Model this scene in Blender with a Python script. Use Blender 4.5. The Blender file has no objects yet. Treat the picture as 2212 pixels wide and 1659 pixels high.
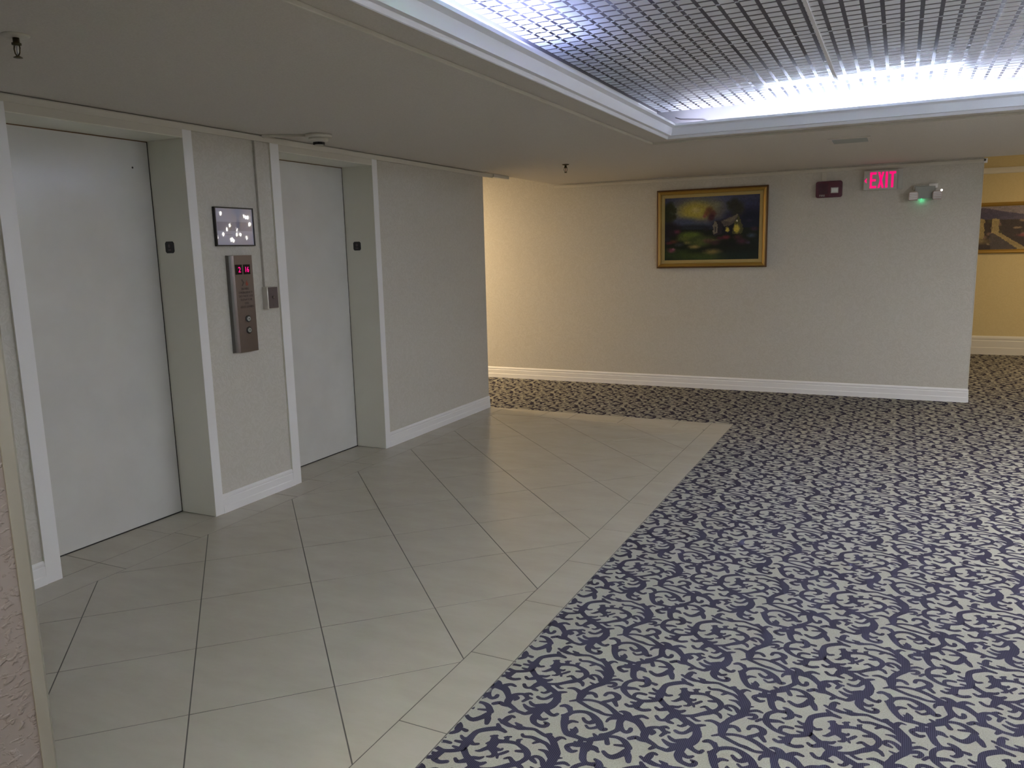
import bpy, bmesh, math, random
import numpy as np
from mathutils import Vector, Matrix
random.seed(7)
sc = bpy.context.scene
C = sc.collection
# ---------------------------------------------------------------- camera
cam_d = bpy.data.cameras.new('camera'); cam = bpy.data.objects.new('camera', cam_d); C.objects.link(cam)
F_PX = 1701.5
cam_d.sensor_fit = 'HORIZONTAL'; cam_d.sensor_width = 36.0; cam_d.lens = F_PX / 2212 * 36.0
cam_d.clip_start = 0.02; cam_d.clip_end = 60
RT = Vector((0.89866288, 0.43800689, -0.02355832)); UP = Vector((-0.05164883, 0.15899677, 0.98592719)); FW = Vector((-0.4355886, 0.88479941, -0.16550704))
CP = Vector((3.87524, 0.0, 1.63696))
M = Matrix((RT, UP, -FW)).transposed().to_4x4(); M.translation = CP
cam.matrix_world = M
sc.camera = cam
# ---------------------------------------------------------------- world, exposure
w = bpy.data.worlds.new('world'); sc.world = w; w.use_nodes = True
w.node_tree.nodes['Background'].inputs[0].default_value = (0.5, 0.55, 0.6, 1)
w.node_tree.nodes['Background'].inputs[1].default_value = 0.0
sc.view_settings.view_transform = 'Standard'; sc.view_settings.look = 'None'
sc.view_settings.gamma = 1.0; sc.view_settings.use_curve_mapping = False
sc.view_settings.exposure = 0.79
TUBE_STRENGTH = 430.0      # fluorescent tubes hidden behind the cove
def area(name, loc, size, power, col, rot=(0, 0, 0), size_y=None):
    l = bpy.data.lights.new(name, 'AREA'); l.energy = power; l.color = col
    l.shape = 'RECTANGLE' if size_y else 'DISK'; l.size = size
    if size_y: l.size_y = size_y
    o = bpy.data.objects.new(name, l); o.location = loc; o.rotation_euler = rot; C.objects.link(o); return o
WARM = (1.0, 0.72, 0.38)
# ceiling lamps outside the frame; the two rectangular ones are added fill
area('corridor_lamp_light', (-2.7, 8.0, 2.70), 0.40, 71, (1.0, 0.73, 0.42))
area('hall_lamp_light', (6.6, 11.3, 2.86), 0.40, 24, WARM)
area('coffer_fill_light', (3.8, 0.1, 2.640), 1.8, 14, (1.0, 0.96, 0.92), (0, 0, 0), 1.6)  # fill light added in the unseen near end of the coffer
area('side_fill_light', (6.3, 5.2, 2.425), 0.55, 60, (0.97, 0.97, 1.0), (0, 0, 0), 2.2)  # fill light added to the right, out of view, for the far wall
area('lobby_lamp_light', (3.3, -1.9, 2.40), 0.40, 30, (1.0, 0.80, 0.50))
# ---------------------------------------------------------------- materials
def mat(name, col, rough=0.6, metal=0.0, spec=0.5, emit=None, estr=0.0):
    m = bpy.data.materials.new(name); m.use_nodes = True
    b = m.node_tree.nodes['Principled BSDF']
    b.inputs['Base Color'].default_value = (*col, 1); b.inputs['Roughness'].default_value = rough
    b.inputs['Metallic'].default_value = metal; b.inputs['Specular IOR Level'].default_value = spec
    if emit:
        b.inputs['Emission Color'].default_value = (*emit, 1); b.inputs['Emission Strength'].default_value = estr
    return m
def N(m, t, **kw):
    n = m.node_tree.nodes.new(t)
    for k, v in kw.items(): setattr(n, k, v)
    return n
def L(m, a, b): m.node_tree.links.new(a, b)
def bsdf(m): return m.node_tree.nodes['Principled BSDF']
def noise_col(m, c1, c2, scale, detail=4, rough=0.6, lo=0.35, hi=0.65, coords='Object', stretch=None):
    tc = N(m, 'ShaderNodeTexCoord'); no = N(m, 'ShaderNodeTexNoise'); no.inputs['Scale'].default_value = scale
    no.inputs['Detail'].default_value = detail; no.inputs['Roughness'].default_value = rough
    src = tc.outputs[coords]
    if stretch:
        mp = N(m, 'ShaderNodeMapping'); mp.inputs['Scale'].default_value = stretch; L(m, src, mp.inputs[0]); src = mp.outputs[0]
    L(m, src, no.inputs['Vector'])
    cr = N(m, 'ShaderNodeValToRGB'); cr.color_ramp.elements[0].position = lo; cr.color_ramp.elements[1].position = hi
    cr.color_ramp.elements[0].color = (*c1, 1); cr.color_ramp.elements[1].color = (*c2, 1)
    L(m, no.outputs['Fac'], cr.inputs[0]); L(m, cr.outputs[0], bsdf(m).inputs['Base Color'])
    return no, cr
def bump(m, fac, strength, dist):
    b = N(m, 'ShaderNodeBump'); b.inputs['Strength'].default_value = strength; b.inputs['Distance'].default_value = dist
    L(m, fac, b.inputs['Height']); L(m, b.outputs[0], bsdf(m).inputs['Normal'])
def wallpaper(name, base, dark, scale=16, bstr=0.35):
    # damask wallpaper: swirling raised figure, slightly lighter and glossier than the ground
    m = mat(name, base, 0.62, spec=0.35)
    tc = N(m, 'ShaderNodeTexCoord')
    nz = N(m, 'ShaderNodeTexNoise'); nz.inputs['Scale'].default_value = scale * 0.55; nz.inputs['Detail'].default_value = 1.5
    L(m, tc.outputs['Object'], nz.inputs['Vector'])
    mix = N(m, 'ShaderNodeVectorMath', operation='MULTIPLY_ADD'); mix.inputs[1].default_value = (0.16, 0.16, 0.16)
    L(m, nz.outputs['Color'], mix.inputs[0]); L(m, tc.outputs['Object'], mix.inputs[2])
    vo = N(m, 'ShaderNodeTexVoronoi', feature='SMOOTH_F1'); vo.inputs['Scale'].default_value = scale
    L(m, mix.outputs[0], vo.inputs['Vector'])
    ml = N(m, 'ShaderNodeMath', operation='MULTIPLY'); ml.inputs[1].default_value = 24.0; L(m, vo.outputs['Distance'], ml.inputs[0])
    sn = N(m, 'ShaderNodeMath', operation='SINE'); L(m, ml.outputs[0], sn.inputs[0])
    cr = N(m, 'ShaderNodeValToRGB'); cr.color_ramp.elements[0].position = 0.35; cr.color_ramp.elements[1].position = 0.62
    ad = N(m, 'ShaderNodeMath', operation='MULTIPLY_ADD'); ad.inputs[1].default_value = 0.5; ad.inputs[2].default_value = 0.5
    L(m, sn.outputs[0], ad.inputs[0]); L(m, ad.outputs[0], cr.inputs[0])
    cr.color_ramp.elements[0].color = (*dark, 1); cr.color_ramp.elements[1].color = (*base, 1)
    L(m, cr.outputs[0], bsdf(m).inputs['Base Color'])
    bump(m, ad.outputs[0], bstr, 0.002)
    return m
M_WALL = wallpaper('damask_wallpaper', (0.60, 0.585, 0.545), (0.566, 0.550, 0.507), 22, 0.26)
M_WARMWALL = wallpaper('hall_wallpaper', (0.59, 0.49, 0.265), (0.575, 0.475, 0.255), 16, 0.12)
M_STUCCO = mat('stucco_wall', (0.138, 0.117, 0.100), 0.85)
def _st():
    m = M_STUCCO; tc = N(m, 'ShaderNodeTexCoord')
    mp = N(m, 'ShaderNodeMapping'); mp.inputs['Scale'].default_value = (1, 1, 1.8); L(m, tc.outputs['Object'], mp.inputs[0])
    n1 = N(m, 'ShaderNodeTexNoise'); n1.inputs['Scale'].default_value = 42; n1.inputs['Detail'].default_value = 3
    n1.inputs['Distortion'].default_value = 0.6; L(m, mp.outputs[0], n1.inputs[0])
    cr = N(m, 'ShaderNodeValToRGB'); cr.color_ramp.elements[0].position = 0.52; cr.color_ramp.elements[1].position = 0.62
    L(m, n1.outputs['Fac'], cr.inputs[0]); bump(m, cr.outputs[0], 0.55, 0.003)
_st()
M_CEIL = mat('ceiling_paper', (0.47, 0.44, 0.40), 0.9, spec=0.2)
_n, _c = noise_col(M_CEIL, (0.62, 0.59, 0.55), (0.68, 0.65, 0.61), 140, 3); bump(M_CEIL, _n.outputs['Fac'], 0.4, 0.0015)
M_WHITE = mat('white_gloss_trim', (0.86, 0.87, 0.90), 0.38)
M_CREAM = mat('cream_trim', (0.62, 0.60, 0.54), 0.5)
M_JAMB = mat('jamb_enamel', (0.80, 0.80, 0.72), 0.42)
M_DOOR = mat('elevator_door_enamel', (0.63, 0.63, 0.615), 0.17, spec=1.0)
_n, _c = noise_col(M_DOOR, (0.63, 0.635, 0.63), (0.67, 0.675, 0.67), 3, 3)
nb = N(M_DOOR, 'ShaderNodeTexNoise'); nb.inputs['Scale'].default_value = 260; bump(M_DOOR, nb.outputs['Fac'], 0.12, 0.0008)
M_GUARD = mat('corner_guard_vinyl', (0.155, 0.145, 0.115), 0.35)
M_CROWN = mat('crown_paint', (0.86, 0.89, 0.98), 0.45)
M_PLATE = mat('louver_plate_white', (0.86, 0.90, 0.98), 0.32, spec=0.6)
M_PLENUM = mat('dark_plenum', (0.26, 0.25, 0.28), 0.8)
M_COVE = mat('cove_white', (0.85, 0.85, 0.86), 0.6)
M_GROUT = mat('grout', (0.10, 0.095, 0.085), 0.9)
M_TILE = mat('glazed_tile', (0.5, 0.47, 0.42), 0.24, spec=0.5)
_n, _c = noise_col(M_TILE, (0.425, 0.395, 0.33), (0.48, 0.45, 0.385), 2.6, 6, 0.65, 0.3, 0.7, stretch=(1, 2.4, 1))
def _tile():
    m = M_TILE
    nr = N(m, 'ShaderNodeTexNoise'); nr.inputs['Scale'].default_value = 5
    mr = N(m, 'ShaderNodeMapRange'); mr.inputs[3].default_value = 0.20; mr.inputs[4].default_value = 0.32
    L(m, nr.outputs['Fac'], mr.inputs[0]); L(m, mr.outputs[0], bsdf(m).inputs['Roughness'])
M_CARPET = mat('carpet_ground', (0.40, 0.39, 0.335), 0.95, spec=0.1)
_n, _c = noise_col(M_CARPET, (0.315, 0.305, 0.255), (0.43, 0.415, 0.355), 230, 2); bump(M_CARPET, _n.outputs['Fac'], 0.6, 0.002)
M_PILE = mat('carpet_navy_pile', (0.03, 0.03, 0.055), 0.95, spec=0.1)
def _pile():
    m = M_PILE; tc = N(m, 'ShaderNodeTexCoord'); wv = N(m, 'ShaderNodeTexWave', wave_type='BANDS', bands_direction='X')
    wv.inputs['Scale'].default_value = 52; wv.inputs['Distortion'].default_value = 0.6; wv.inputs['Detail'].default_value = 1
    L(m, tc.outputs['Object'], wv.inputs['Vector'])
    cr = N(m, 'ShaderNodeValToRGB'); cr.color_ramp.elements[0].color = (0.014, 0.013, 0.026, 1); cr.color_ramp.elements[1].color = (0.060, 0.053, 0.080, 1)
    L(m, wv.outputs['Fac'], cr.inputs[0]); L(m, cr.outputs[0], bsdf(m).inputs['Base Color'])
_pile()
M_BLACK = mat('black_plastic', (0.012, 0.012, 0.014), 0.35)
M_SCREEN = mat('unlit_display', (0.004, 0.002, 0.003), 0.25, spec=0.15)
M_STEEL = mat('brushed_steel', (0.36, 0.31, 0.285), 0.34, metal=0.85)
_n, _c = noise_col(M_STEEL, (0.150, 0.126, 0.118), (0.168, 0.141, 0.132), 30, 2, stretch=(1, 20, 1))
M_STEELSHADE = mat('shaded_steel_side', (0.12, 0.112, 0.10), 0.5)
M_DKSTEEL = mat('etched_plate', (0.115, 0.095, 0.10), 0.4, metal=0.5)
M_PINK = mat('red_led', (0.3, 0.0, 0.05), 0.5, emit=(1.0, 0.0, 0.20), estr=0.9)
M_EXITRED = mat('exit_letter_red', (0.3, 0.0, 0.05), 0.5, emit=(0.85, 0.0, 0.15), estr=0.62)
M_ENGRAVE = mat('engraved_ink', (0.05, 0.04, 0.04), 0.6)
M_FLAME = mat('flame_ink', (0.28, 0.05, 0.03), 0.6)
M_GOLD = mat('gilt_wood', (0.36, 0.22, 0.045), 0.42, metal=0.35)
M_GOLDLT = mat('gilt_liner', (0.42, 0.32, 0.12), 0.5, metal=0.15)
M_DKGOLD = mat('dark_gilt', (0.13, 0.065, 0.025), 0.5, metal=0.3)
M_MAROON = mat('maroon_plastic', (0.085, 0.012, 0.03), 0.4)
M_LENS = mat('strobe_lens', (0.7, 0.72, 0.75), 0.12, spec=0.8)
M_LTPLAST = mat('off_white_plastic', (0.54, 0.55, 0.52), 0.45)
M_HEAD = mat('lamp_head_plastic', (0.50, 0.42, 0.40), 0.3)
M_GREY = mat('grey_plastic', (0.36, 0.385, 0.37), 0.5)
M_GREEN = mat('green_led', (0, .2, .1), 0.5, emit=(0.1, 1.0, 0.45), estr=0.5)
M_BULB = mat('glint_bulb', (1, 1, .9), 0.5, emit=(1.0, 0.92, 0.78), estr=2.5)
M_GLINT = mat('crystal_glint', (1, 1, .9), 0.5, emit=(1.0, 0.95, 0.85), estr=40)
M_CARD = mat('notice_card', (0.52, 0.52, 0.60), 0.35)
M_BAND = mat('notice_print', (0.33, 0.31, 0.36), 0.4)
M_BRASS = mat('aged_brass', (0.10, 0.085, 0.05), 0.4, metal=0.7)
M_LAMP = mat('warm_diffuser', (.9, .8, .6), 0.5, emit=(1.0, 0.8, 0.5), estr=3)
M_FILLPANEL = mat('fill_panel_diffuser', (.9, .9, .9), 0.5, emit=(1, .97, .95), estr=2.2)  # glow of the added fill panels
def tube_mat(name, col, k=1.0):
    return mat(name, (0.9, 0.9, 0.9), 0.5, emit=col, estr=TUBE_STRENGTH * k)
M_TUBE = tube_mat('tube_cool_white', (0.72, 0.84, 1.0), 0.42)
M_TUBER = tube_mat('tube_bright', (0.80, 0.89, 1.0), 3.0)
M_TUBEV = tube_mat('tube_violet_white', (0.50, 0.56, 1.0), 0.10)
M_TUBEG = tube_mat('tube_green_white', (0.22, 1.0, 0.45), 0.14)
# ---------------------------------------------------------------- mesh helpers
class MB:
    def __init__(s): s.v = []; s.f = []; s.sm = []
    def add(s, vs, fs, smooth=False):
        o = len(s.v); s.v += [tuple(p) for p in vs]; s.f += [tuple(i + o for i in f) for f in fs]; s.sm += [smooth] * len(fs); return s
    def box(s, a, b):
        x0, y0, z0 = [min(a[i], b[i]) for i in range(3)]; x1, y1, z1 = [max(a[i], b[i]) for i in range(3)]
        return s.add([(x0,y0,z0),(x1,y0,z0),(x1,y1,z0),(x0,y1,z0),(x0,y0,z1),(x1,y0,z1),(x1,y1,z1),(x0,y1,z1)],
                     [(0,3,2,1),(4,5,6,7),(0,1,5,4),(1,2,6,5),(2,3,7,6),(3,0,4,7)])
    def prism(s, poly, d0, d1, ax='z', smooth=False):
        # poly: 2D points; extruded along ax between d0 and d1
        n = len(poly)
        def P(u, v, d): return {'z': (u, v, d), 'x': (d, u, v), 'y': (u, d, v)}[ax]
        vs = [P(u, v, d0) for u, v in poly] + [P(u, v, d1) for u, v in poly]
        s.add(vs, [tuple(range(n))[::-1], tuple(range(n, 2 * n))])
        o = len(s.v) - 2 * n
        for i in range(n):
            j = (i + 1) % n; s.f.append((o + i, o + j, o + n + j, o + n + i)); s.sm.append(smooth)
        return s
    def lathe(s, prof, c, ax='z', n=24, smooth=True):
        # prof: (r, h) pairs along the axis
        vs = []; fs = []
        for r, h in prof:
            for i in range(n):
                a = 2 * math.pi * i / n; u, v = r * math.cos(a), r * math.sin(a)
                vs.append({'z': (c[0] + u, c[1] + v, c[2] + h), 'x': (c[0] + h, c[1] + u, c[2] + v), 'y': (c[0] + u, c[1] + h, c[2] + v)}[ax])
        for k in range(len(prof) - 1):
            for i in range(n):
                j = (i + 1) % n; fs.append((k * n + i, k * n + j, (k + 1) * n + j, (k + 1) * n + i))
        fs.append(tuple(range(n))[::-1]); fs.append(tuple((len(prof) - 1) * n + i for i in range(n)))
        return s.add(vs, fs, smooth)
    def tube(s, pts, r, n=8):
        pts = [Vector(p) for p in pts]; vs = []; fs = []
        for k, p in enumerate(pts):
            d = (pts[min(k + 1, len(pts) - 1)] - pts[max(k - 1, 0)]).normalized()
            a = d.orthogonal().normalized() if k == 0 else (a - d * a.dot(d)).normalized()
            b = d.cross(a); rr = r[k] if isinstance(r, (list, tuple)) else r
            for i in range(n):
                t = 2 * math.pi * i / n; vs.append(p + (a * math.cos(t) + b * math.sin(t)) * rr)
        for k in range(len(pts) - 1):
            for i in range(n):
                j = (i + 1) % n; fs.append((k * n + i, k * n + j, (k + 1) * n + j, (k + 1) * n + i))
        fs.append(tuple(range(n))[::-1]); fs.append(tuple((len(pts) - 1) * n + i for i in range(n)))
        return s.add(vs, fs, True)
    def mesh(s, name, m):
        me = bpy.data.meshes.new(name); me.from_pydata(s.v, [], s.f); me.materials.append(m)
        me.polygons.foreach_set('use_smooth', s.sm)
        bm = bmesh.new(); bm.from_mesh(me); bmesh.ops.recalc_face_normals(bm, faces=bm.faces); bm.to_mesh(me); bm.free()
        return me
    def build(s, name, m, parent=None, bevel=0.0, origin=None):
        if origin is None and s.v:
            origin = (0, 0, 0)
        o = bpy.data.objects.new(name, s.mesh(name, m)); C.objects.link(o)
        if parent: o.parent = parent; o.matrix_parent_inverse = parent.matrix_world.inverted() if False else Matrix.Translation(-Vector(ROOTS.get(parent, (0, 0, 0))))
        if bevel:
            b = o.modifiers.new('edge', 'BEVEL'); b.width = bevel; b.segments = 2; b.limit_method = 'ANGLE'; b.angle_limit = math.radians(40)
        ROOTS[o] = (0, 0, 0)
        return o
ROOTS = {}
def thing(name, label, cat, loc, group=None):
    o = bpy.data.objects.new(name, None); o.empty_display_size = 0.05; C.objects.link(o); o.location = loc; ROOTS[o] = tuple(loc)
    o['label'] = label; o['category'] = cat
    if group: o['group'] = group
    return o
def tag(o, label, cat, group=None):
    o['label'] = label; o['category'] = cat
    if group: o['group'] = group
    return o
def struct(name, mb, m, parent=None, bevel=0.0):
    o = mb.build(name, m, parent, bevel); 
    if not parent: o['kind'] = 'structure'
    return o
def sempty(name):
    o = bpy.data.objects.new(name, None); C.objects.link(o); o['kind'] = 'structure'; ROOTS[o] = (0, 0, 0); return o
def text_mesh(txt, size, font_stretch=1.0, extrude=0.0006):
    cu = bpy.data.curves.new('txt', 'FONT'); cu.body = txt; cu.size = size; cu.align_x = 'CENTER'; cu.align_y = 'CENTER'; cu.extrude = extrude
    cu.resolution_u = 3
    o = bpy.data.objects.new('txt', cu); C.objects.link(o); bpy.context.view_layer.update()
    dg = bpy.context.evaluated_depsgraph_get(); me = bpy.data.meshes.new_from_object(o.evaluated_get(dg))
    bpy.data.objects.remove(o); bpy.data.curves.remove(cu)
    for v in me.vertices: v.co.x *= font_stretch
    return me
def lettering(name, txt, size, m, parent, loc, facing, stretch=1.0, bold=0.0):
    # facing '+x': reads on a wall whose normal is +X ; facing '-y': on a wall whose normal is -Y
    me = text_mesh(txt, size, stretch); me.materials.clear(); me.materials.append(m)
    if facing == '+x': R = Matrix(((0, 0, 1), (1, 0, 0), (0, 1, 0)))
    else: R = Matrix(((1, 0, 0), (0, 0, -1), (0, 1, 0)))
    T = R.to_4x4(); T.translation = loc
    me.transform(T); me.update()
    o = bpy.data.objects.new(name, me); C.objects.link(o)
    if parent: o.parent = parent; o.matrix_parent_inverse = Matrix.Translation(-Vector(ROOTS.get(parent, (0, 0, 0))))
    return o
H = 2.44; YP = 9.177; XE = 4.555; YC = 7.33
PATTERN=[
[3007,2804,14,3015,2767,12,3026,2731,12,3043,2715,9,3061,2716,9,3080,2720,13,3092,2701,12,3087,2686,9,3076,2676,7,3067,2677,4],
[3064,2744,6,3078,2737,9,3088,2722,12],
[3103,2714,7,3120,2710,9],
[3044,2714,9,3021,2689,9,3014,2664,10,3019,2630,12,3036,2607,10,3057,2592,9,3081,2586,9,3103,2582,9,3125,2590,9,3145,2602,9,3156,2617,12],
[2987,2620,6,3000,2638,7,3016,2639,10],
[3019,2640,12,3043,2647,10,3058,2651,8,3073,2648,5],
[3069,2594,8,3069,2615,7,3082,2627,8,3105,2628,7],
[3157,2615,13,3155,2644,15,3154,2671,14,3154,2699,11,3160,2724,11,3185,2748,12,3213,2765,12,3230,2765,10,3248,2759,7],
[3119,2678,5,3132,2668,8,3148,2669,13],
[3116,2645,6,3135,2647,8,3150,2651,12],
[3123,2616,5,3141,2614,8,3155,2617,10],
[3159,2664,12,3179,2654,8,3194,2661,6],
[3105,2577,10,3098,2559,13,3098,2536,12,3112,2527,9,3128,2527,9,3145,2537,8],
[3071,2559,5,3091,2556,11],
[3058,2537,7,3072,2530,8,3091,2541,11],
[3010,2799,14,3028,2802,9,3046,2801,8,3054,2790,5],
[2975,2510,11,2997,2502,9,3023,2485,10,3050,2463,12,3070,2452,17,3087,2459,17,3112,2457,18,3132,2447,15,3150,2427,12,3167,2406,13,3174,2386,12],
[3052,2484,4,3065,2488,9,3080,2481,14,3090,2467,15],
[3112,2465,14,3123,2482,10,3136,2489,9,3154,2484,6],
[3029,2406,4,3032,2424,7,3043,2437,10,3062,2449,14],
[3072,2447,14,3073,2420,12,3080,2396,13,3079,2375,10,3071,2361,9,3056,2338,10,3041,2324,12],
[3084,2393,12,3097,2380,9,3111,2376,9,3120,2388,9,3119,2401,8],
[2969,2562,7,2974,2581,8,2993,2588,9,3014,2576,13,3017,2556,12,2998,2537,8,2980,2519,9],
[3013,2539,10,3030,2514,7],
[3216,2807,12,3221,2836,12,3227,2852,7,3239,2849,6],
[3195,2817,6,3211,2807,7,3229,2803,11,3246,2798,10,3262,2798,7,3282,2800,13,3305,2805,8],
[3258,2821,4,3278,2812,10],
[3204,2789,6,3215,2774,10],
[3225,2721,9,3239,2693,17,3242,2667,17,3260,2648,12,3269,2634,9,3266,2620,7,3253,2613,4],
[3215,2717,5,3232,2727,6],
[3245,2668,14,3229,2648,9,3216,2630,7,3204,2625,3],
[3219,2674,4,3232,2690,10],
[3241,2697,14,3267,2708,9,3289,2714,8,3312,2716,8,3331,2709,9,3352,2698,11,3368,2681,12,3375,2660,10,3367,2634,9,3354,2616,12,3337,2600,12,3318,2583,9,3298,2564,9,3273,2553,7,3257,2547,9],
[3260,2730,4,3278,2741,5],
[3269,2734,8,3273,2714,9],
[3308,2733,6,3318,2743,4],
[3311,2734,8,3315,2717,8],
[3328,2679,6,3343,2684,8,3357,2691,10],
[3310,2627,4,3323,2638,7,3335,2629,8,3351,2617,11],
[3257,2659,12,3277,2663,7,3281,2672,4],
[3269,2634,9,3283,2639,6,3293,2651,7,3303,2665,6],
[3287,2620,4,3279,2636,7],
[3363,2615,10,3379,2608,9,3388,2590,5],
[3290,2558,7,3303,2547,7,3315,2541,7,3326,2543,4],
[3163,2617,12,3184,2594,11,3203,2579,13,3224,2562,15,3242,2545,18,3259,2538,15,3274,2526,14,3290,2519,12,3308,2508,12,3322,2498,14,3330,2476,13,3334,2457,14],
[3162,2562,6,3174,2552,8,3186,2556,9,3200,2569,13],
[3179,2510,7,3191,2495,8,3205,2494,7,3216,2504,9,3224,2523,13,3232,2540,15],
[3217,2500,8,3229,2494,9,3242,2491,6],
[3205,2583,10,3217,2590,9,3233,2595,8,3243,2607,4],
[3225,2566,14,3248,2569,10,3262,2583,6],
[3278,2522,14,3285,2506,9,3275,2487,7,3263,2486,5],
[3315,2503,11,3333,2517,8,3347,2524,5],
[3262,2452,7,3274,2446,8,3291,2450,8,3302,2466,8,3313,2487,12],
[3142,2822,13,3157,2802,12,3166,2776,8],
[3075,2793,7,3092,2780,9,3112,2778,12,3131,2800,12,3144,2826,14],
[3304,2805,8,3333,2813,7,3356,2805,7,3381,2796,8,3398,2796,12,3420,2776,12,3439,2748,13,3452,2721,17,3456,2690,16,3457,2659,15,3452,2638,14,3437,2615,12,3423,2596,13,3413,2574,11,3406,2552,14,3407,2531,17,3408,2508,13,3410,2490,10],
[3386,2804,6,3396,2809,8],
[3420,2776,11,3431,2801,9,3443,2808,6,3455,2804,3],
[3456,2690,12,3467,2700,7,3481,2706,3],
[3457,2659,10,3477,2674,7,3497,2686,8,3515,2681,5],
[3451,2640,12,3474,2649,9,3492,2655,9,3499,2645,9,3492,2629,7,3477,2626,4],
[3308,2770,6,3318,2761,7,3345,2768,8,3369,2763,9,3390,2759,8,3406,2754,8,3424,2738,8,3436,2726,9],
[3363,2740,5,3375,2756,8],
[3394,2716,3,3411,2717,7,3425,2713,9,3446,2695,12],
[3413,2649,5,3399,2657,9,3390,2663,8,3396,2677,7,3411,2679,8,3427,2669,9,3440,2649,10,3451,2643,10],
[3406,2624,3,3419,2618,6,3432,2612,10],
[3343,2551,4,3361,2559,8,3380,2554,9,3400,2541,13],
[3413,2544,12,3434,2556,9,3450,2553,9,3461,2539,7],
[3399,2986,8,3410,2959,9],
[3392,2931,7,3405,2920,14,3414,2891,13,3427,2860,11,3446,2837,12,3463,2835,13,3483,2832,10,3505,2829,9,3527,2832,8,3547,2847,11,3567,2865,14],
[3403,2933,12,3416,2959,9,3439,2976,9,3464,2981,9,3487,2973,11,3506,2958,14,3524,2942,13,3536,2921,13,3548,2907,10,3558,2912,9],
[3465,2943,6,3478,2929,8,3495,2926,10,3511,2946,13],
[3489,2906,5,3504,2895,6,3521,2905,7,3534,2921,9],
[3420,2890,11,3435,2910,8,3455,2912,5],
[3458,2839,13,3465,2861,14,3460,2882,4],
[3449,2864,4,3464,2861,9],
[3531,2871,5,3547,2857,10],
[3510,2761,5,3497,2752,9,3483,2758,10,3472,2771,9,3482,2785,9,3498,2792,13,3517,2800,13,3532,2796,12,3539,2780,11],
[3503,2824,9,3506,2799,10],
[3488,2804,5,3502,2800,9],
[3544,2791,9,3563,2793,8,3577,2785,6],
[3534,2832,10,3536,2797,12],
[3329,2480,13,3335,2451,15,3329,2418,18,3313,2396,21,3297,2376,18,3281,2355,12,3265,2335,9,3248,2336,8,3230,2339,8,3213,2349,9,3194,2358,11,3180,2367,12,3172,2386,14,3174,2413,15,3180,2432,10,3197,2445,7,3215,2445,10,3229,2433,9,3245,2433,6],
[3341,2482,4,3341,2454,12],
[3249,2412,5,3259,2402,8,3274,2396,9,3290,2401,12,3310,2410,15],
[3236,2386,5,3252,2374,9,3268,2368,12,3284,2371,14],
[3193,2398,5,3197,2413,9,3192,2422,6],
[3224,2403,6,3233,2427,9],
[3216,2451,10,3227,2461,7,3237,2456,5],
[3210,2319,6,3218,2332,9],
[3308,2379,12,3304,2348,13,3304,2324,14,3312,2304,11,3325,2294,9,3346,2289,9,3360,2296,10,3362,2310,10,3349,2316,5],
[3310,2339,12,3328,2328,9,3340,2330,8,3349,2339,5],
[3327,2385,12,3340,2374,9,3355,2367,9,3365,2368,8,3371,2380,7],
[3364,2431,6,3376,2440,10,3389,2437,10,3399,2427,9,3409,2414,10],
[3132,2346,9,3150,2361,10,3167,2356,10,3183,2358,11],
[3410,2494,8,3444,2509,7,3477,2511,7,3505,2503,8,3541,2484,8,3568,2462,10],
[3412,2487,9,3445,2471,8,3475,2459,8,3497,2455,9,3525,2446,7,3551,2450,7,3569,2458,9],
[3382,2474,4,3410,2496,8],
[3058,2877,7,3090,2885,8,3120,2875,11,3145,2845,13],
[3098,2842,5,3120,2848,7,3133,2853,9],
[3060,2867,8,3073,2839,9],
[3014,2837,12,3036,2857,11,3058,2877,8],
]

# ================================================================= SETTING
# ---- floor slab, tiles ------------------------------------------------------
floor = struct('floor', MB().box((-5, -3.2, -0.25), (7.4, 13.6, -0.012)), M_GROUT)
def clip(poly, a, b, c):        # keep a*x+b*y<=c
    out = []
    for i in range(len(poly)):
        p, q = poly[i], poly[(i + 1) % len(poly)]
        dp, dq = a * p[0] + b * p[1] - c, a * q[0] + b * q[1] - c
        if dp <= 0: out.append(p)
        if dp * dq < 0:
            t = dp / (dp - dq); out.append((p[0] + (q[0] - p[0]) * t, p[1] + (q[1] - p[1]) * t))
    return out
def rect_clip(poly, x0, y0, x1, y1):
    for a, b, c in ((-1, 0, -x0), (1, 0, x1), (0, -1, -y0), (0, 1, y1)):
        poly = clip(poly, a, b, c)
        if len(poly) < 3: return []
    return poly
def parea(p): return abs(sum(p[i][0] * p[(i+1) % len(p)][1] - p[(i+1) % len(p)][0] * p[i][1] for i in range(len(p)))) / 2
G = 0.0024
def floor_tile(poly, name='floor_tile'):
    if len(poly) < 3 or parea(poly) < 2e-4: return
    cx = sum(p[0] for p in poly) / len(poly); cy = sum(p[1] for p in poly) / len(poly)
    n = len(poly); b = 0.0005; dz = random.uniform(-0.0003, 0.0003)
    def off(p, k):
        d = math.hypot(p[0] - cx, p[1] - cy) or 1; return (p[0] - (p[0] - cx) / d * k, p[1] - (p[1] - cy) / d * k)
    vs = [(p[0], p[1], -0.012) for p in poly] + [(p[0], p[1], -b + dz) for p in poly] + [(*off(p, b * 1.4), dz) for p in poly]
    fs = [tuple(2 * n + i for i in range(n)), tuple(range(n))[::-1]]
    for r in (0, 1):
        for i in range(n): fs.append((r*n+i, r*n+(i+1) % n, (r+1)*n+(i+1) % n, (r+1)*n+i))
    MB().add(vs, fs).build(name, M_TILE, floor)
MB().box((-0.30, 0.82, -.0119), (2.550, 7.335, -.0013)).build('grout_bed', M_GROUT, floor)
P_D = 0.738; A0 = 4.20; B0 = -0.945
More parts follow.
